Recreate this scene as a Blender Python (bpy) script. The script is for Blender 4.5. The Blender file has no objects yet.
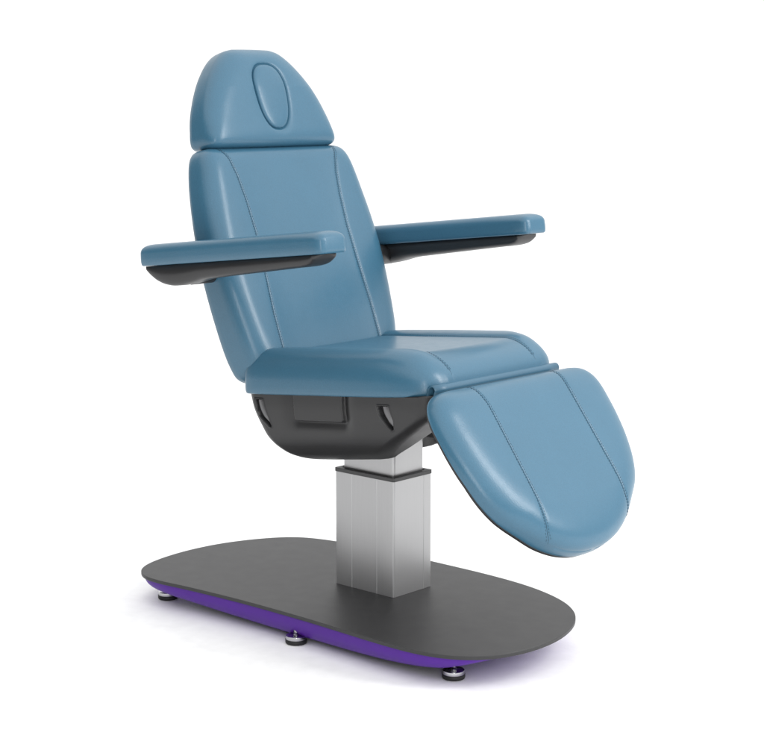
import bpy, bmesh, math
import numpy as np
from mathutils import Matrix, Vector

scene = bpy.context.scene
COL = scene.collection

# ------------------------------------------------------------------ materials
def new_mat(name):
    m = bpy.data.materials.new(name)
    m.use_nodes = True
    nt = m.node_tree
    return m, nt, nt.nodes['Principled BSDF']

def noise(nt, scale, detail=3.0, rough=0.55):
    tc = nt.nodes.new('ShaderNodeTexCoord')
    n = nt.nodes.new('ShaderNodeTexNoise')
    n.inputs['Scale'].default_value = scale
    n.inputs['Detail'].default_value = detail
    n.inputs['Roughness'].default_value = rough
    nt.links.new(tc.outputs['Object'], n.inputs['Vector'])
    return n

def ramp(nt, src, a, b):
    r = nt.nodes.new('ShaderNodeMapRange')
    r.inputs['To Min'].default_value = a
    r.inputs['To Max'].default_value = b
    nt.links.new(src, r.inputs['Value'])
    return r

def add_bump(nt, bsdf, pairs):
    prev = None
    for src, strength, dist in pairs:
        b = nt.nodes.new('ShaderNodeBump')
        b.inputs['Strength'].default_value = strength
        b.inputs['Distance'].default_value = dist
        nt.links.new(src, b.inputs['Height'])
        if prev is not None:
            nt.links.new(prev.outputs['Normal'], b.inputs['Normal'])
        prev = b
    nt.links.new(prev.outputs['Normal'], bsdf.inputs['Normal'])

def leather(name, col, rough=0.42):
    m, nt, b = new_mat(name)
    n1 = noise(nt, 9.0, 3)
    hsv = nt.nodes.new('ShaderNodeHueSaturation')
    hsv.inputs['Color'].default_value = (*col, 1)
    nt.links.new(ramp(nt, n1.outputs['Fac'], 0.95, 1.05).outputs['Result'], hsv.inputs['Value'])
    nt.links.new(hsv.outputs['Color'], b.inputs['Base Color'])
    ng = noise(nt, 330.0, 2, .7)
    mg = nt.nodes.new('ShaderNodeMath'); mg.operation = 'MULTIPLY'
    nt.links.new(hsv.inputs['Value'].links[0].from_socket, mg.inputs[0])
    nt.links.new(ramp(nt, ng.outputs['Fac'], 0.86, 1.14).outputs['Result'], mg.inputs[1])
    nt.links.new(mg.outputs[0], hsv.inputs['Value'])
    n2 = noise(nt, 60.0, 4)
    nt.links.new(ramp(nt, n2.outputs['Fac'], rough - .05, rough + .05).outputs['Result'], b.inputs['Roughness'])
    # pebble grain + faint unevenness of the padding
    tc = nt.nodes.new('ShaderNodeTexCoord')
    v = nt.nodes.new('ShaderNodeTexVoronoi')
    v.inputs['Scale'].default_value = 420
    nt.links.new(tc.outputs['Object'], v.inputs['Vector'])
    n3 = noise(nt, 14.0, 2)
    add_bump(nt, b, [(v.outputs['Distance'], 0.22, 0.0006), (n3.outputs['Fac'], 0.12, 0.004)])
    b.inputs['Specular IOR Level'].default_value = 0.5
    b.inputs['Coat Weight'].default_value = 0.08
    b.inputs['Coat Roughness'].default_value = 0.18
    return m

def plastic(name, col, rough=0.45, bump=0.08, scale=900):
    m, nt, b = new_mat(name)
    n = noise(nt, scale, 2)
    n1 = noise(nt, 25, 3)
    hsv = nt.nodes.new('ShaderNodeHueSaturation')
    hsv.inputs['Color'].default_value = (*col, 1)
    nt.links.new(ramp(nt, n1.outputs['Fac'], 0.92, 1.08).outputs['Result'], hsv.inputs['Value'])
    nt.links.new(hsv.outputs['Color'], b.inputs['Base Color'])
    nt.links.new(ramp(nt, n1.outputs['Fac'], rough - .04, rough + .04).outputs['Result'], b.inputs['Roughness'])
    add_bump(nt, b, [(n.outputs['Fac'], bump, 0.0005)])
    return m

def metal(name, col, rough=0.3, brushed=False):
    m, nt, b = new_mat(name)
    b.inputs['Metallic'].default_value = .66 if brushed else 1.0
    tc = nt.nodes.new('ShaderNodeTexCoord')
    mp = nt.nodes.new('ShaderNodeMapping')
    if brushed:
        mp.inputs['Scale'].default_value = (900, 900, 12)
    else:
        mp.inputs['Scale'].default_value = (300, 300, 300)
    n = nt.nodes.new('ShaderNodeTexNoise')
    n.inputs['Scale'].default_value = 1.0
    n.inputs['Detail'].default_value = 3
    nt.links.new(tc.outputs['Object'], mp.inputs['Vector'])
    nt.links.new(mp.outputs['Vector'], n.inputs['Vector'])
    hsv = nt.nodes.new('ShaderNodeHueSaturation')
    hsv.inputs['Color'].default_value = (*col, 1)
    nt.links.new(ramp(nt, n.outputs['Fac'], 0.94, 1.06).outputs['Result'], hsv.inputs['Value'])
    nt.links.new(hsv.outputs['Color'], b.inputs['Base Color'])
    nt.links.new(ramp(nt, n.outputs['Fac'], rough - .05, rough + .05).outputs['Result'], b.inputs['Roughness'])
    return m

M = {}
M['blue'] = leather('blue_leather', (0.043, 0.132, 0.206), 0.31)
M['blue_flap'] = leather('blue_leather_flap', (0.040, 0.122, 0.192), 0.40)
M['thread'] = plastic('navy_thread', (0.013, 0.036, 0.060), 0.8, 0.0)
M['shell'] = plastic('charcoal_plastic', (0.018, 0.018, 0.019), 0.42, 0.10)
M['black'] = plastic('black_plastic', (0.012, 0.012, 0.012), 0.45, 0.05)
M['slot'] = metal('gunmetal_insert', (0.15, 0.15, 0.153), 0.30)
M['plate'] = plastic('dark_powder_coat', (0.027, 0.027, 0.028), 0.46, 0.16, 1200)
M['purple'] = plastic('purple_lacquer', (0.078, 0.011, 0.270), 0.40, 0.03)
M['purple'].node_tree.nodes['Principled BSDF'].inputs['Specular IOR Level'].default_value = .3
M['alu'] = metal('brushed_aluminium', (0.46, 0.46, 0.465), 0.34, True)
M['collar'] = plastic('grey_collar_plastic', (0.055, 0.055, 0.057), 0.4, 0.05)
M['chrome'] = metal('chrome', (0.50, 0.50, 0.51), 0.09)
M['rubber'] = plastic('black_rubber', (0.010, 0.010, 0.010), 0.6, 0.1)
M['floor'] = plastic('white_studio_floor', (0.93, 0.93, 0.93), 0.75, 0.02, 200)

# ------------------------------------------------------------------ object helpers
def link(name, verts, faces, mat, parent=None, smooth=True, loc=None):
    me = bpy.data.meshes.new(name)
    me.from_pydata([tuple(map(float, v)) for v in verts], [], [tuple(map(int, f)) for f in faces])
    me.validate()
    bm = bmesh.new(); bm.from_mesh(me)
    bmesh.ops.remove_doubles(bm, verts=bm.verts, dist=1e-6)
    bmesh.ops.recalc_face_normals(bm, faces=bm.faces)
    bm.to_mesh(me); bm.free()
    if smooth:
        for p in me.polygons: p.use_smooth = True
    me.materials.append(mat)
    o = bpy.data.objects.new(name, me)
    COL.objects.link(o)
    if parent is not None: o.parent = parent
    if loc is not None: o.location = loc
    return o

def crisp(o, angle=30):
    o.data.set_sharp_from_angle(angle=math.radians(angle))

def bevelled(o, w, seg=3, angle=35):
    md = o.modifiers.new('bevel', 'BEVEL')
    md.width = w; md.segments = seg; md.limit_method = 'ANGLE'
    md.angle_limit = math.radians(angle); md.harden_normals = False
    wn = o.modifiers.new('wn', 'WEIGHTED_NORMAL'); wn.keep_sharp = True
    return o

def loft(rings, cap0=True, cap1=True):
    n = len(rings[0]); V = []; Fc = []
    for r in rings: V += list(r)
    for i in range(len(rings) - 1):
        for j in range(n):
            a = i * n + j; b = i * n + (j + 1) % n
            Fc.append((a, b, b + n, a + n))
    if cap0: Fc.append(tuple(range(n - 1, -1, -1)))
    if cap1: Fc.append(tuple(range((len(rings) - 1) * n, len(rings) * n)))
    return V, Fc

def catmull(pts, per=16, closed=False):
    P = np.array(pts, float); n = len(P); out = []
    segs = n if closed else n - 1
    for i in range(segs):
        if closed:
            p0, p1, p2, p3 = P[(i - 1) % n], P[i], P[(i + 1) % n], P[(i + 2) % n]
        else:
            p1, p2 = P[i], P[i + 1]
            p0 = P[i - 1] if i > 0 else 2 * p1 - p2
            p3 = P[i + 2] if i + 2 < n else 2 * p2 - p1
        t0 = 0.; t1 = t0 + max(np.linalg.norm(p1 - p0), 1e-9) ** .5
        t2 = t1 + max(np.linalg.norm(p2 - p1), 1e-9) ** .5
        t3 = t2 + max(np.linalg.norm(p3 - p2), 1e-9) ** .5
        for t in np.linspace(t1, t2, per, endpoint=False):
            A1 = (t1 - t) / (t1 - t0) * p0 + (t - t0) / (t1 - t0) * p1
            A2 = (t2 - t) / (t2 - t1) * p1 + (t - t1) / (t2 - t1) * p2
            A3 = (t3 - t) / (t3 - t2) * p2 + (t - t2) / (t3 - t2) * p3
            B1 = (t2 - t) / (t2 - t0) * A1 + (t - t0) / (t2 - t0) * A2
            B2 = (t3 - t) / (t3 - t1) * A2 + (t - t1) / (t3 - t1) * A3
            out.append((t2 - t) / (t2 - t1) * B1 + (t - t1) / (t2 - t1) * B2)
    if not closed: out.append(P[-1])
    return np.array(out)

def rrect(hx, hy, r, seg=8):
    """rounded rectangle loop, ccw"""
    out = []
    for cx, cy, a0 in ((hx - r, hy - r, 0), (-hx + r, hy - r, 90), (-hx + r, -hy + r, 180), (hx - r, -hy + r, 270)):
        for k in range(seg + 1):
            a = math.radians(a0 + 90 * k / seg)
            out.append((cx + r * math.cos(a), cy + r * math.sin(a)))
    return out

# ------------------------------------------------------------------ cushions
class Cushion:
    """upholstered pad over a plane: v runs along it, y across it, h out of it.
    edge: control points (half width, v) of the outline from the first end to the last."""
    def __init__(s, edge, H, R, origin, vdir, ndir, seam=None, bolster=0.0, groove=0.0, dish=0.0, base=0.0,
                 Rend=None, egg=None, Hv=None, bend=None, shear=None, D=None, vrow=0.004):
        s.R = R; s.H = H; s.base = base; s.bolster = bolster; s.groove = groove; s.dish = dish
        s.o = np.array(origin, float); s.vd = np.array(vdir, float); s.nd = np.array(ndir, float)
        s.egg = egg; s.Hv = Hv; s.bend = bend; s.Rend = Rend; s.shear = shear; s.D = D
        e = catmull(edge, 24)
        e[:, 1] = np.maximum.accumulate(e[:, 1])
        s.ev = e[:, 1] + np.arange(len(e)) * 1e-9; s.ew = e[:, 0]
        s.v0, s.v1 = s.ev[0], s.ev[-1]
        s.seam = seam
        # dense outline for distances
        s.ne = len(e)
        s.out = np.vstack([e, [[-a, b] for a, b in e[::-1]], e[:1]])
        dd = np.linalg.norm(np.diff(e, axis=0), axis=1); L = np.concatenate([[0], np.cumsum(dd)])
        n = max(12, int(L[-1] / vrow))
        va = np.interp(np.linspace(0, L[-1], n), L, s.ev)
        q = (1 - np.cos(np.linspace(0, math.pi / 2, 16))); R0, R1 = Rend if Rend is not None else (R, R)
        vs = np.sort(np.concatenate([va, s.v0 + R0 * q, s.v1 - R1 * q]))
        keep = [vs[0]]
        for x in vs[1:]:
            if x - keep[-1] > 2.5e-4: keep.append(x)
        keep[-1] = s.v1
        s.vs = np.array(keep)
    def W(s, v): return np.interp(v, s.ev, s.ew)
    def S(s, v):
        a = np.array(s.seam, float)
        return np.interp(v, a[:, 1], a[:, 0])
    def dist(s, y, v):
        """smooth distance to the outline: (integral of r^-3 along it), zero on it and free of mitre creases"""
        A = s.out[:-1]; D = np.diff(s.out, axis=0); L = np.hypot(D[:, 0], D[:, 1]); ok = L > 1e-9
        A, D, L = A[ok], D[ok], L[ok]; T = D / L[:, None]
        res = np.empty(len(y))
        for i in range(0, len(y), 3000):
            py = y[i:i + 3000, None] - A[None, :, 0]; pv = v[i:i + 3000, None] - A[None, :, 1]
            a = py * T[:, 0] + pv * T[:, 1]; d2 = (py * T[:, 1] - pv * T[:, 0]) ** 2 + 1e-11
            b = a - L
            f = (a / np.sqrt(a * a + d2) - b / np.sqrt(b * b + d2)) / d2
            res[i:i + 3000] = np.sqrt(2 / np.maximum(f.sum(1), 1e-9))
        return np.maximum(res - 4e-6, 0)
    def height(s, y, v):
        y = np.asarray(y, float).ravel(); v = np.asarray(v, float).ravel()
        d = s.dist(y, v); d0 = v - s.v0; d1 = s.v1 - v
        w = s.W(v); Ht = s.H if s.Hv is None else s.Hv(v)
        R0, R1 = s.Rend if s.Rend is not None else (s.R, s.R)
        st = lambda q: np.clip(q, 0, 1) ** 2 * (3 - 2 * np.clip(q, 0, 1))
        Rl = s.R + (R0 - s.R) * (1 - st(d0 / .10)) + (R1 - s.R) * (1 - st(d1 / .14))
        k = np.clip(1 - d / Rl, 0, 1)
        D = s.D or s.R
        h = Ht - D * (1 - np.maximum(0, 1 - k ** 2.1) ** (1 / 2.1))
        full = st((1 - k) * 1.1)
        fe = st(np.minimum(d0, d1) / .07)
        if s.seam is not None:
            ys = s.S(v); ay = np.abs(y)
            b = np.clip((ay - ys) / np.maximum(w - ys, .01), 0, 1)
            bul = np.sin(math.pi * b ** .85)
            h = h + s.bolster * bul * np.clip((w - ys) / .06, 0, 1) * fe
            c = np.clip(ay / np.maximum(ys, .01), 0, 1)
            h = h - s.dish * (1 - c ** 4) * full * (ay < ys)
            ds = ay - ys
            # sewn seam: a narrow valley plus the leather drawn in on both sides of it
            wob = 1 + .18 * np.sin(v * 410.) * np.sin(v * 173. + 1.3)
            h = h - s.groove * wob * (np.exp(-(ds / .0014) ** 2) * .45 + np.exp(-(ds / .006) ** 2) * .40) * np.clip(.35 + full, 0, 1)
        else:
            c = np.clip(np.abs(y) / np.maximum(w, .01), 0, 1)
            h = h + s.dish * (1 - c ** 2)
        if s.egg is not None:
            g = s.egg(y, v)
            t = np.clip((g + .0015) / .003, 0, 1)
            soft = np.exp(-np.maximum(g, 0) / .006)
            h = h - .009 * (1 - t) - .0040 * soft * t
        return h
    def pos(s, y, v, h):
        y, v, h = np.broadcast_arrays(np.asarray(y, float), np.asarray(v, float), np.asarray(h, float))
        if s.shear is not None: v = v + s.shear(v) * np.clip(1 - h / s.H, 0, 1.2)
        p = s.o[None] + v[:, None] * s.vd[None] + h[:, None] * s.nd[None]
        if s.bend is not None: p = p + s.bend(v)[:, None] * s.nd[None]
        p[:, 1] += y
        return p
    def build(s, name, mat, parent, uin=24, uout=26):
        if s.seam is not None:
            a = 1 - (1 - np.linspace(0, 1, uin)) ** 1.0
            a = np.sort(np.concatenate([np.linspace(0, .9, uin), 1 - .1 * np.linspace(1, 0, 12) ** 2]))
            a = np.unique(np.round(a, 6))
            ext = 1 - np.cos(np.linspace(0, math.pi / 2, 14))
            b = np.unique(np.round(np.concatenate([.1 * np.linspace(0, 1, 10) ** 2, np.linspace(.1, 1, uout), 1 - .45 * ext]), 6))
        else:
            a = np.linspace(0, 1, uin * 2 + uout)
            ext = 1 - np.cos(np.linspace(0, math.pi / 2, 14))
            a = np.unique(np.round(np.concatenate([a, 1 - .25 * ext]), 6)); b = np.array([])
        rows = []
        for v in s.vs:
            w = float(s.W(v))
            if s.seam is not None:
                ys = min(float(s.S(v)), w * .985)
                half = np.concatenate([a * ys, ys + b[1:] * (w - ys)])
            else:
                half = a * w
            rows.append(np.concatenate([-half[:0:-1], half]))
        n = len(rows[0]); m = len(rows)
        Y = np.concatenate(rows); Vv = np.repeat(s.vs, n)
        h = s.height(Y, Vv)
        V = [p for p in s.pos(Y, Vv, h)]
        Fc = []
        for i in range(m - 1):
            for j in range(n - 1):
                k = i * n + j
                Fc.append((k, k + 1, k + 1 + n, k + n))
        loop = [j for j in range(n)] + [i * n + n - 1 for i in range(1, m)] + \
               [(m - 1) * n + j for j in range(n - 2, -1, -1)] + [i * n for i in range(m - 2, 0, -1)]
        LY = Y[loop]; LV = Vv[loop]; LH = h[loop]
        # outward normal of the outline in the (y, v) plane for the slight under-bevel
        pts = np.stack([LY, LV], 1); tng = np.roll(pts, -3, 0) - np.roll(pts, 3, 0)
        nn = np.stack([tng[:, 1], -tng[:, 0]], 1); nn /= np.linalg.norm(nn, axis=1)[:, None] + 1e-12
        prev = loop
        for f, ins in ((.33, -.0006), (.66, -.0006), (.9, .0004), (1.0, .004)):
            hh = LH * (1 - f) + (s.base(LV) if callable(s.base) else s.base) * f
            q = pts - nn * ins
            idx = list(range(len(V), len(V) + len(loop)))
            V += [p for p in s.pos(q[:, 0], q[:, 1], hh)]
            for i in range(len(loop)):
                j = (i + 1) % len(loop)
                Fc.append((prev[i], prev[j], idx[j], idx[i]))
            prev = idx
        c = len(V)
        V += [p for p in s.pos(np.array([0.]), np.array([(s.v0 + s.v1) / 2]), np.array([s.base((s.v0 + s.v1) / 2) if callable(s.base) else s.base]))]
        for i in range(len(prev)): Fc.append((prev[i], prev[(i + 1) % len(prev)], c))
        return link(name, V, Fc, mat, parent)
    def stitches(s, parent, va, vb, side, offs=(-.0040, .0040), pitch=.0062, length=.0040):
        V = []; Fc = []
        sm = np.array(s.seam, float)
        vv = np.linspace(va, vb, 900); yy = s.S(vv)
        L = np.concatenate([[0], np.cumsum(np.hypot(np.diff(vv), np.diff(yy)))])
        def strip(y, v, w, lift):
            h = s.height(y, v)
            p = s.pos(y, v, h)
            t = np.gradient(p, axis=0); t /= np.linalg.norm(t, axis=1)[:, None] + 1e-12
            e = 1e-3
            q = s.pos(y + e, v, s.height(y + e, v)) - s.pos(y - e, v, s.height(y - e, v))
            nrm = np.cross(t, q); nrm /= np.linalg.norm(nrm, axis=1)[:, None] + 1e-12
            if (nrm @ s.nd).mean() < 0: nrm = -nrm
            bi = np.cross(t, nrm)
            p = p + nrm * lift
            rings = []
            for i in range(len(p)):
                kk = w * (0.6 if i in (0, len(p) - 1) else 1)
                rings.append([p[i] + kk * (math.cos(a) * bi[i] + .8 * math.sin(a) * nrm[i]) for a in np.linspace(0, 2 * math.pi, 6, endpoint=False)])
            return loft(rings)
        # the seam thread line itself
        mm = max(20, int(L[-1] / .006))
        lv = np.interp(np.linspace(0, L[-1], mm), L, vv)
        v_, f_ = strip(side * s.S(lv), lv, .00050, .0002)
        k = len(V); V += v_; Fc += [tuple(i + k for i in f) for f in f_]
        for o in offs:
            x = 0.0
            while x + length < L[-1]:
                q = np.interp(np.linspace(x, x + length, 3), L, vv)
                yb = s.S(q) + o
                v_, f_ = strip(side * yb, q, .00045, .00025)
                k = len(V); V += v_; Fc += [tuple(i + k for i in f) for f in f_]
                x += pitch
        return V, Fc

def unit(*a):
    a = np.array(a, float); return a / np.linalg.norm(a)

# ------------------------------------------------------------------ the chair
chair = bpy.data.objects.new('treatment_chair', None)
COL.objects.link(chair)
chair['label'] = 'blue leather reclining treatment chair on a metal column above a dark grey oval base'
chair['category'] = 'treatment chair'

# ---- base plate
BASE = [(-.497, -.336), (-.556, -.287), (-.590, -.16), (-.582, -.007), (-.530, .122), (-.472, .187), (-.371, .222), (-.2, .238), (.016, .242),
        (.124, .241), (.237, .232), (.335, .210), (.428, .168), (.495, .108), (.540, .030), (.565, -.07), (.560, -.175), (.527, -.255), (.471, -.303),
        (.399, -.326), (.30, -.331), (.157, -.325), (.06, -.321), (-.043, -.320), (-.148, -.321), (-.252, -.326), (-.352, -.334), (-.435, -.343)]
bo = catmull(BASE, 10, True)
# even out the traced outline
for _ in range(6): bo = .5 * bo + .25 * (np.roll(bo, 1, 0) + np.roll(bo, -1, 0))
bt = np.roll(bo, -1, 0) - np.roll(bo, 1, 0)
bn = np.stack([bt[:, 1], -bt[:, 0]], 1); bn /= np.linalg.norm(bn, axis=1)[:, None]
if (bn * (bo - bo.mean(0))).sum() < 0: bn = -bn
def ring2(ins, z): return [(p[0], p[1], z) for p in bo - bn * ins]
ZT = 0.075; TH = 0.0085
rings = [ring2(.006, ZT - TH), ring2(.001, ZT - TH), ring2(0, ZT - TH + .001), ring2(0, ZT - .0010), ring2(.0010, ZT)]
V, Fc = loft(rings)
plate = link('base_plate', V, Fc, M['plate'], chair); crisp(plate)
bmn = bo.mean(0)
def skirt_ring(f, z): return [(bmn[0] + (p[0] - bmn[0]) * f[0], bmn[1] + (p[1] - bmn[1]) * f[1], z) for p in bo]
rings = []
for k in range(21):
    t = k / 20
    c = math.sqrt(max(0, 1 - t ** 2.5))
    o_ = .005 + .045 * (1 - c) + .004 * t
    ring = []
    for p, n in zip(bo, bn):
        depth = .057 * (1 - .74 * min(1, abs(p[0] - .0) / .60) ** 2.2)
        ring.append((p[0] - n[0] * o_ * (1 + 3.0 * n[0] ** 2), p[1] - n[1] * o_, ZT - TH - .0003 - t * depth))
    rings.append(ring)
V, Fc = loft(rings, True, False)
link('base_skirt', V, Fc, M['purple'], chair)
r0 = np.array(rings[-1]); c0 = np.array([0, -.04, 0])
V, Fc = loft([[(c0[0] + (p[0] - c0[0]) * f, c0[1] + (p[1] - c0[1]) * f, p[2] + dz) for p in r0] for f, dz in ((.9995, -.0002), (.9, -.0005), (.5, -.0005))])
link('underside', V, Fc, M['black'], chair)

# ---- levelling feet
def revolve(prof, cx, cy, n=40):
    return loft([[(cx + r * math.cos(a), cy + r * math.sin(a), z) for a in np.linspace(0, 2 * math.pi, n, endpoint=False)] for r, z in prof])
for i, (fx, fy) in enumerate(((-0.490, -0.263), (0.001, -0.300), (0.426, -0.243), (-0.45, 0.12), (0.0, 0.18), (0.40, 0.09))):
    V, Fc = revolve([(.0205, .0103), (.0235, .0106), (.0240, .0114), (.0240, .0185), (.0230, .0196), (.0150, .0200), (.0085, .0202), (.0070, .022)], fx, fy)
    foot = link('levelling_foot', V, Fc, M['chrome'], chair)
    bevelled(foot, .0005, 2, 50)
    V, Fc = revolve([(.0205, .0002), (.0240, .0012), (.0252, .004), (.0252, .0104), (.0240, .0112)], fx, fy)
    link('rubber_pad', V, Fc, M['rubber'], foot)
    V, Fc = revolve([(.0062, .0195), (.0062, .060)], fx, fy, 24)
    link('stem', V, Fc, M['chrome'], foot)

# ---- column
def column(name, hx, hy, z0, z1, grx, gry, r=.004):
    """extruded profile with fine vertical joint grooves on its faces (positions along the face)"""
    g = .0012; dep = .0007
    def side(a, b, pos):
        pts = []
        a = np.array(a); b = np.array(b); d = (b - a) / np.linalg.norm(b - a); n = np.array([d[1], -d[0]])
        for p in pos:
            c = a + (b - a) * p
            pts += [c - d * g + n * 0, c - d * g * .45 + n * dep, c + d * g * .45 + n * dep, c + d * g]
        return pts
    out = []
    corners = [(hx, -hy), (hx, hy), (-hx, hy), (-hx, -hy)]
    prs = [gry, grx, gry, grx]
    for i in range(4):
        a, b = corners[i], corners[(i + 1) % 4]
        a = np.array(a); b = np.array(b); d = (b - a) / np.linalg.norm(b - a)
        pn = np.array([-d[1], d[0]])
        pd = np.array(corners[i]) - np.array(corners[i - 1]); pd = pd / np.linalg.norm(pd)
        for k in range(6):                    # rounded corner at a
            t = math.radians(90 * k / 5)
            cc = a + d * r - pd * r
            out.append(cc + r * (-d * math.cos(t) * 1.0 + pd * math.sin(t)) if False else cc + r * (math.cos(t) * np.array([pd[1], -pd[0]]) + math.sin(t) * np.array([d[1], -d[0]])))
        out += side(a, b, prs[i])
    rings = [[(p[0], p[1], z) for p in out] for z in (z0, z1)]
    V, Fc = loft(rings)
    o = link(name, V, Fc, M['alu'], chair); crisp(o, 25)
    return o
column('outer_column', .095, .0685, ZT + .0002, .3538, (.29, .715), (.79,), .0058)
column('inner_column', .082, .0555, .350, .530, (), (), .0095)
rr = rrect(.0958, .0693, .004, 4); ri = rrect(.0835, .057, .004, 4)
rings = [[(x, y, z) for x, y in r] for r, z in ((ri, .3540), (rr, .3540), (rr, .3632), (ri, .3632))]
V, Fc = loft(rings, False, False)
n = len(rr)
Fc += [(3 * n + j, 3 * n + (j + 1) % n, (j + 1) % n, j) for j in range(n)]
bevelled(link('column_collar', V, Fc, M['collar'], chair, smooth=False), .0008, 2)

# ---- seat shell (charcoal underbody)
def interp(tbl, t):
    a = np.array(tbl, float); return np.interp(t, a[:, 0], a[:, 1])
def smoothtab(tbl):
    a = catmull(tbl, 12); return a
X0 = smoothtab([(0, -.222), (.22, -.211), (.44, -.195), (.60, -.183), (.74, -.166), (.88, -.142), (.96, -.116), (1.0, -.085)])
X1 = smoothtab([(0, .352), (.30, .336), (.5, .288), (.65, .243), (.80, .198), (.92, .158), (.97, .143), (1.0, .125)])
WW = smoothtab([(0, .243), (.22, .241), (.44, .233), (.62, .222), (.76, .206), (.88, .182), (.96, .150), (1.0, .115)])
NX = 1200
def hull_ring(t):
    x0, x1, w = interp(X0, t), interp(X1, t), interp(WW, t)
    cx, hx = (x0 + x1) / 2, (x1 - x0) / 2
    pts = []
    r = .034
    ex = []
    # rounded rectangle resampled evenly
    loop = np.array(rrect(hx, w, r, 24)); loop = np.vstack([loop, loop[:1]])
    L = np.concatenate([[0], np.cumsum(np.linalg.norm(np.diff(loop, axis=0), axis=1))])
    q = np.linspace(0, L[-1], NX, endpoint=False)
    px = np.interp(q, L, loop[:, 0]) + cx; py = np.interp(q, L, loop[:, 1])
    ztop = .574 + .096 * px; zbot = .388 + .145 * (px + .1)
    # shell keeps level behind the column and sweeps up ahead of it
    z = ztop * (1 - t) + zbot * t
    return np.stack([px, py, z], 1)
def rr_sd(x, z, cx, cz, hx, hz, r):
    qx = np.abs(x - cx) - hx + r; qz = np.abs(z - cz) - hz + r
    return np.hypot(np.maximum(qx, 0), np.maximum(qz, 0)) + np.minimum(np.maximum(qx, qz), 0) - r
def poly_sd(x, z, poly):
    P = np.array(poly, float); d = np.full(len(x), 1e9); ins = np.zeros(len(x), bool)
    for i in range(len(P)):
        a, b = P[i], P[(i + 1) % len(P)]
        e = b - a; t = np.clip(((x - a[0]) * e[0] + (z - a[1]) * e[1]) / (e @ e), 0, 1)
        d = np.minimum(d, np.hypot(x - a[0] - t * e[0], z - a[1] - t * e[1]))
        c = ((a[1] > z) != (b[1] > z)) & (x < (b[0] - a[0]) * (z - a[1]) / (b[1] - a[1] + 1e-12) + a[0])
        ins ^= c
    return np.where(ins, -d, d)
SLOTS = [[(-.190, .5405), (-.163, .5425), (-.1435, .482), (-.1445, .478), (-.151, .480), (-.177, .503), (-.186, .524)],
         [(.202, .571), (.233, .574), (.2425, .542), (.240, .523), (.234, .520), (.225, .528), (.207, .552)]]
ts = np.concatenate([np.linspace(0, .5, 105, endpoint=False), np.linspace(.5, 1, 60)])
rings = []
for t in ts:
    p = hull_ring(t)
    x, y, z = p.T
    sidew = np.abs(y) > interp(WW, t) - .012
    dep = np.zeros(len(x))
    # handle panel framed by a flared channel on three sides
    zz = z - .096 * x
    g = rr_sd(x, zz, .015, .560, .079, .052, .010)
    chan = np.where(g > 0, np.exp(-(np.maximum(g, 0) / .017) ** 1.5), np.clip(1 + g / .0035, 0, 1))
    dep += .0115 * chan
    for sl in SLOTS:
        sd = poly_sd(x, z, sl)
        dep += .016 * np.clip((.0010 - sd) / .0024, 0, 1) - .0012 * np.exp(-((sd - .0025) / .0016) ** 2)
    dep *= sidew
    p[:, 1] -= np.sign(y) * dep
    rings.append(p)
last = rings[-1]; c = last.mean(0)
for f in (.93, .8): rings.append(c + (last - c) * f + np.array([0, 0, -.0008]))
for f in (.6, .4, .2): rings.append(c + (last - c) * f + np.array([0, 0, -.0010]))
def sstep(a, b, q):
    q = np.clip((q - a) / (b - a), 0, 1); return q * q * (3 - 2 * q)
for r in rings:
    r = np.asarray(r)
    mk = sstep(.060, .078, r[:, 0]) * sstep(.120, .106, np.abs(r[:, 1]))
    r[:, 2] += mk * np.maximum(0, .515 - r[:, 2])
V, Fc = loft(rings)
shell = link('seat_shell', V, Fc, M['shell'], chair)
def hull_y(x, z):
    zt = .574 + .096 * x; zb = .388 + .145 * (x + .1)
    t = (zt - z) / (zt - zb)
    w, x0, r = interp(WW, t), interp(X0, t), .034
    d = np.clip(x0 + r - x, 0, r)
    return w - r + np.sqrt(r * r - d * d)
# leaf-shaped satin inserts: left edge, right edge, both from the top down
INS = [([(-.189, .5395), (-.187, .524), (-.177, .503), (-.163, .489), (-.149, .479)], [(-.163, .5420), (-.158, .526), (-.152, .508), (-.1475, .493), (-.145, .479)]),
       ([(.203, .5705), (.207, .552), (.216, .539), (.225, .529), (.235, .5205)], [(.232, .5735), (.237, .560), (.2415, .545), (.2415, .532), (.2395, .5235)])]
for sgn in (-1, 1):
    for le, re_ in INS:
        a, b = catmull(le, 6), catmull(re_, 6)
        V = []; nq = 15
        for p, q in zip(a, b):
            for f in np.linspace(0, 1, nq):
                x, z = p + (q - p) * f
                wd = np.linalg.norm(q - p)
                g = np.clip((f - .14) / .84, 0, 1)
                bul = np.sin(math.pi * g) ** .6 * min(.0085, wd * .36) if 0 < g < 1 else 0.
                V.append((x, sgn * (float(hull_y(x, z)) - .0110 + bul), z))
        Fc = [(i * nq + k, i * nq + k + 1, (i + 1) * nq + k + 1, (i + 1) * nq + k) for i in range(len(a) - 1) for k in range(nq - 1)]
        link('slot_insert', V, Fc, M['slot'], shell)

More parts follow.
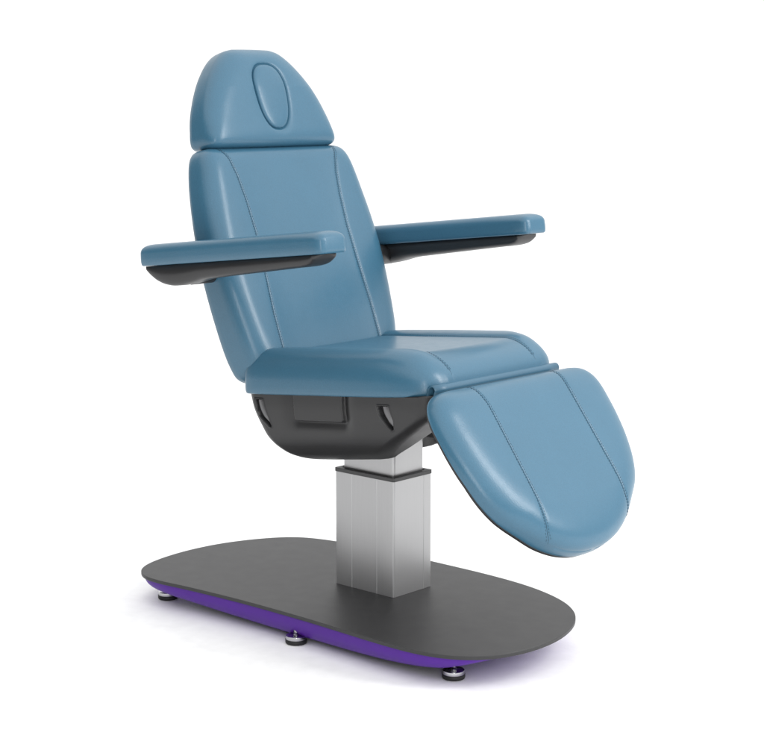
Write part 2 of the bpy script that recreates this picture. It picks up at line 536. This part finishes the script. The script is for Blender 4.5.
# ---- seat cushion
sd_ = unit(.55, 0, .053); sn_ = np.array([-sd_[2], 0, sd_[0]])
seat = Cushion([(.225, -.012), (.244, -.009), (.254, .000), (.2585, .018), (.261, .07), (.262, .20), (.262, .34), (.258, .42), (.249, .480), (.236, .515), (.218, .5375), (.195, .5490), (.168, .5535)],
               .095, .056, (-.205, 0, .5535), sd_, sn_, Rend=(.040, .115), D=.068,
               seam=[(.185, -.02), (.168, .10), (.155, .2), (.150, .32), (.150, .57)], bolster=.010, groove=.0026, dish=.003,
               Hv=lambda v: np.interp(v, [0, .1, .25, .35, .42, .5, .56], [.093, .095, .0940, .0925, .0915, .090, .088]))
so = seat.build('seat', M['blue'], chair)
for sgn in (-1, 1):
    V, Fc = seat.stitches(so, .02, .549, sgn)
    link('stitching', V, Fc, M['thread'], so)

# ---- backrest
bd = unit(-.175, 0, .475); bnm = np.array([bd[2], 0, -bd[0]])
back = Cushion([(.205, -.045), (.226, -.041), (.243, -.028), (.254, -.005), (.264, .03), (.275, .10), (.283, .18), (.286, .25), (.283, .31), (.275, .38), (.264, .44), (.251, .483), (.241, .500), (.228, .511), (.208, .516)],
               .098, .054, (-.162 - .098 * bnm[0], 0, .645 - .098 * bnm[2]), bd, bnm,
               seam=[(.17, -.05), (.168, .0), (.168, .1), (.162, .2), (.158, .3), (.162, .38), (.170, .44), (.181, .48), (.190, .5), (.198, .52)],
               bolster=.002, groove=.0026, dish=.005, D=.044, Rend=(.06, .034),
               base=lambda v: np.interp(v, [-.045, .1, .3, .516], [-.012, -.001, .014, .027]), shear=lambda v: .012 * np.clip((v - .2) / .3, 0, 1))
bk = back.build('backrest', M['blue'], chair)
for sgn in (-1, 1):
    V, Fc = back.stitches(bk, -.03, .512, sgn)
    link('stitching', V, Fc, M['thread'], bk)

# ---- headrest with its oval face pad
hd = unit(-.049, 0, .161); hn = np.array([hd[2], 0, -hd[0]])
def egg(y, v):
    q = np.clip((v - .126) / .084, -1.4, 1.4)
    a = .0530 + .0060 * q
    r = (np.abs((v - .126) / .085) ** 2.5 + np.abs((y - .005) / a) ** 2.5) ** (1 / 2.5)
    return (r - 1) * .060
head = Cushion([(.190, -.001), (.205, .002), (.2140, .010), (.2170, .025), (.2145, .05), (.2080, .08), (.1940, .118), (.1740, .156), (.1515, .190), (.1255, .220), (.1020, .240), (.0830, .251), (.060, .2565)],
               .092, .058, (-.338 - .092 * hn[0], 0, 1.125 - .092 * hn[2]), hd, hn, egg=egg, dish=.004, vrow=.0022, base=lambda v: np.interp(v, [0, .05, .12, .26], [.0, .006, .009, .006]), D=.042, Rend=(.034, .058), shear=lambda v: .013 * np.clip(1 - v / .2, 0, 1),
               Hv=lambda v: np.interp(v, [0, .15, .27], [.094, .092, .082]))
ho = head.build('headrest', M['blue'], chair, 40, 44)
rings = []
th = np.linspace(0, 2 * math.pi, 96, endpoint=False)
for f, dh in [(1.0, -.012), (1.0, -.007), (.995, -.0045), (.98, -.0022), (.95, -.0006), (.9, .0006), (.8, .0018), (.6, .003), (.35, .0036), (.12, .0039)]:
    fv = f * .0818; q = np.sign(np.cos(th)) * np.abs(np.cos(th)) ** (2 / 2.5)
    v = .126 + fv * q; a = (.0530 + .0060 * q) * .945 * f
    y = .005 + a * np.sign(np.sin(th)) * np.abs(np.sin(th)) ** (2 / 2.5)
    hb = np.array([.092 + .004 - .001] * len(th))
    rings.append(head.pos(y, v, hb + dh - np.interp(v, [0, .15, .27], [-.002, 0, .010])))
V, Fc = loft(rings)
link('face_pad', V, Fc, M['blue'], ho)
# dark neck bracket inside the gap
def slab(name, x0, x1, y0, y1, z0, z1, mat, parent, bev=.003):
    V = [(x, y, z) for x in (x0, x1) for y in (y0, y1) for z in (z0, z1)]
    Fc = [(0, 1, 3, 2), (4, 5, 7, 6), (0, 1, 5, 4), (2, 3, 7, 6), (0, 2, 6, 4), (1, 3, 7, 5)]
    return bevelled(link(name, V, Fc, mat, parent, smooth=False), bev, 3)
slab('headrest_bracket', -.425, -.385, -.09, .09, 1.07, 1.17, M['black'], chair)
slab('recline_bracket', -.235, -.16, -.12, .12, .47, .625, M['black'], chair)

# ---- armrests
ad = unit(.571, 0, .063); an = np.array([-ad[2], 0, ad[0]])
def arm(sgn):
    L = .597
    e = [(.030, 0), (.038, .002), (.0435, .008), (.0455, .020), (.0465, .06), (.0465, .30), (.0465, L - .05), (.0460, L - .030), (.0435, L - .014), (.037, L - .004), (.027, L)]
    pad = Cushion(e, .0475, .0200, (-.409, sgn * .3555, .8505), ad, an, dish=.0020, base=0.0, Rend=(.022, .032))
    o = pad.build('armrest', M['blue'], chair, 10, 10)
    # tapered plastic carrier below the pad, deep at the rear
    prof = catmull([(-.400, .001), (-.392, .014), (-.376, .029), (-.355, .041), (-.325, .049), (-.290, .050), (-.255, .046), (-.215, .0395), (-.150, .036), (-.03, .031), (.08, .0265), (.125, .0245), (.140, .0205), (.150, .012), (.156, .001)], 10)
    rings = []
    for k in range(len(prof)):
        xx, dp = prof[k]
        zt = .8505 + (xx + .406) * .1103 - .0006
        hw = .036 * min(1, (k / 9.) ** .5 if k < 9 else 1, ((len(prof) - 1 - k) / 9.) ** .5 if k > len(prof) - 10 else 1) + .002
        sec = []
        m = 14
        rr_ = min(.016, dp * .5)
        for q in range(m + 1):
            a = math.pi * q / m
            cy = math.copysign(abs(math.cos(a)) ** .45, math.cos(a)); cz = math.sin(a) ** .45
            sec.append((xx, sgn * .3555 + hw * cy, zt - max(dp, .001) * cz))
        rings.append(sec)
    V, Fc = loft(rings)
    s = link('armrest_carrier', V, Fc, M['shell'], o)
    # link to the back frame
    V, Fc = loft([[(-.290 + .026 * math.cos(a), y, .838 + .026 * math.sin(a)) for a in np.linspace(0, 2 * math.pi, 24, endpoint=False)] for y in (sgn * .345, sgn * .25)])
    link('pivot', V, Fc, M['shell'], o)
    V, Fc = loft([[(-.345 + .026 * math.cos(a), y, .846 + .026 * math.sin(a)) for a in np.linspace(0, 2 * math.pi, 24, endpoint=False)] for y in (sgn * .27, sgn * .1)])
    return o
arm(-1); arm(1)

# ---- footrest
fd = unit(.208, 0, -.28); fn = np.array([-fd[2], 0, fd[0]])
HF = .052
foot_c = Cushion([(.220, -.013), (.252, -.008), (.277, .006), (.293, .027), (.301, .055), (.303, .09), (.300, .14), (.291, .19), (.272, .245), (.242, .292), (.194, .333), (.145, .369), (.098, .392), (.054, .4045), (.025, .4085), (.006, .409)],
                 HF, .082, (.408 - HF * fn[0], 0, .630 - HF * fn[2]), fd, fn,
                 seam=[(.150, -.02), (.150, .0), (.145, .05), (.147, .18), (.150, .33), (.150, .352), (.142, .372), (.13, .42)], bolster=.001, groove=.0026, dish=.003, D=.042, Rend=(.055, .085),
                 base=lambda v: np.interp(v, [0, .10, .20, .30, .36, .41], [.010, .011, .007, -.006, -.018, -.024]),
                 Hv=lambda v: np.interp(v, [-.02, .05, .3, .42], [.052, .054, .054, .051]))
fo = foot_c.build('footrest', M['blue'], chair)
for sgn in (-1, 1):
    V, Fc = foot_c.stitches(fo, -.009, .371, sgn)
    link('stitching', V, Fc, M['thread'], fo)
e = foot_c.out[:len(foot_c.out) // 2]
bp = np.vstack([e, [[-a, b] for a, b in e[::-1]]])
def bring(f, h):
    q = bp.copy(); q[:, 0] *= f; q[:, 1] = .19 + (q[:, 1] - .19) * f
    return foot_c.pos(q[:, 0], q[:, 1], h + foot_c.base(q[:, 1]))
V, Fc = loft([bring(.970, -.0095), bring(.985, -.0082), bring(.985, .0010)])
link('backing_plate', V, Fc, M['black'], fo)

# ---- leather flap bridging seat and footrest
pf = catmull([(.312, .592), (.323, .5965), (.3275, .606), (.330, .6175), (.3345, .6255), (.3415, .6285), (.3485, .6260), (.3515, .6195), (.3490, .6120), (.3435, .602), (.3395, .592)], 8)
tn = np.gradient(pf, axis=0); tn /= np.linalg.norm(tn, axis=1)[:, None]
nr = np.stack([-tn[:, 1], tn[:, 0]], 1) * .0017
loop = np.vstack([pf + nr, (pf - nr)[::-1]])
V, Fc = loft([[(p[0], y, p[1]) for p in loop] for y in np.linspace(-.222, .222, 12)])
link('hinge_flap', V, Fc, M['blue_flap'], chair)

# ---- footrest hinge hardware
slab('hinge_bracket', .10, .150, .02, .075, .452, .520, M['black'], chair, .004)
br = slab('hinge_arm', .19, .40, -.02, .05, .470, .505, M['black'], chair, .004)
# ------------------------------------------------------------------ the setting
N = 96
V = [(0, 0, 0)] + [(14 * math.cos(a), 14 * math.sin(a), 0) for a in np.linspace(0, 2 * math.pi, N, endpoint=False)]
fl = link('floor', V, [(0, i + 1, (i + 1) % N + 1) for i in range(N)], M['floor'], None, smooth=False)
fl['kind'] = 'structure'; fl['label'] = 'seamless white studio floor under the chair'; fl['category'] = 'floor'

# ------------------------------------------------------------------ light
w = bpy.data.worlds.new('World'); scene.world = w; w.use_nodes = True
nt = w.node_tree; bg = nt.nodes['Background']
tc = nt.nodes.new('ShaderNodeTexCoord')
def dot(vec):
    d = nt.nodes.new('ShaderNodeVectorMath'); d.operation = 'DOT_PRODUCT'
    d.inputs[1].default_value = vec
    nt.links.new(tc.outputs['Generated'], d.inputs[0]); return d.outputs['Value']
def mrange(src, a, b, c, d):
    r = nt.nodes.new('ShaderNodeMapRange'); r.interpolation_type = 'SMOOTHSTEP'
    r.inputs['From Min'].default_value = a; r.inputs['From Max'].default_value = b
    r.inputs['To Min'].default_value = c; r.inputs['To Max'].default_value = d
    nt.links.new(src, r.inputs['Value']); return r.outputs['Result']
def mix(op, a, b):
    m = nt.nodes.new('ShaderNodeMath'); m.operation = op
    for i, s in enumerate((a, b)):
        if isinstance(s, float): m.inputs[i].default_value = s
        else: nt.links.new(s, m.inputs[i])
    return m.outputs[0]
# world glow shaped by direction, not walls: brighter behind, right and overhead, dim left
side = mrange(dot((.741, .672, 0)), -.75, .6, .05, .80)
behind = mrange(dot((-.672, .741, 0)), .28, .56, 0.0, 1.1)
up = mrange(dot((.215, .050, .975)), .26, .62, 0.0, 1.62)
tot = mix('MAXIMUM', mix('MAXIMUM', side, behind), up)
nt.links.new(tot, bg.inputs['Strength'])
bg.inputs['Color'].default_value = (1, 1, 1, 1)

def area(name, loc, target, sx, sy, power):
    l = bpy.data.lights.new(name, 'AREA'); l.shape = 'RECTANGLE'; l.size = sx; l.size_y = sy; l.energy = power
    o = bpy.data.objects.new(name, l); COL.objects.link(o); o.location = loc
    d = Vector(target) - Vector(loc); o.rotation_euler = d.to_track_quat('-Z', 'Y').to_euler()
    return o
area('right_softbox', (3.0, 1.3, 2.3), (0, 0, .7), .8, 2.2, 62)
area('camera_side_softbox', (3.7, -3.6, 1.45), (0, 0, .6), .4, 2.3, 44)

# ------------------------------------------------------------------ camera
cd = bpy.data.cameras.new('camera'); cam = bpy.data.objects.new('camera', cd); COL.objects.link(cam)
yaw = math.radians(47.8); pit = math.atan(278 / 1732.)
d0 = Vector((-math.cos(yaw), math.sin(yaw), 0)); upv = Vector((0, 0, 1))
fw = d0 * math.cos(pit) - upv * math.sin(pit); rt = Vector((d0.y, -d0.x, 0)); u = rt.cross(fw)
m = Matrix.Identity(4)
for i in range(3):
    m[i][0] = rt[i]; m[i][1] = u[i]; m[i][2] = -fw[i]
m.translation = Vector((2.7304, -3.0156, 1.25))
cam.matrix_world = m
cd.sensor_width = 36; cd.lens = 1732 / 764 * 36; cd.clip_end = 200; cd.clip_start = .05
scene.camera = cam

scene.render.engine = 'CYCLES'
vs = scene.view_settings
vs.view_transform = 'Standard'; vs.look = 'None'; vs.exposure = 0.0; vs.gamma = 1.0
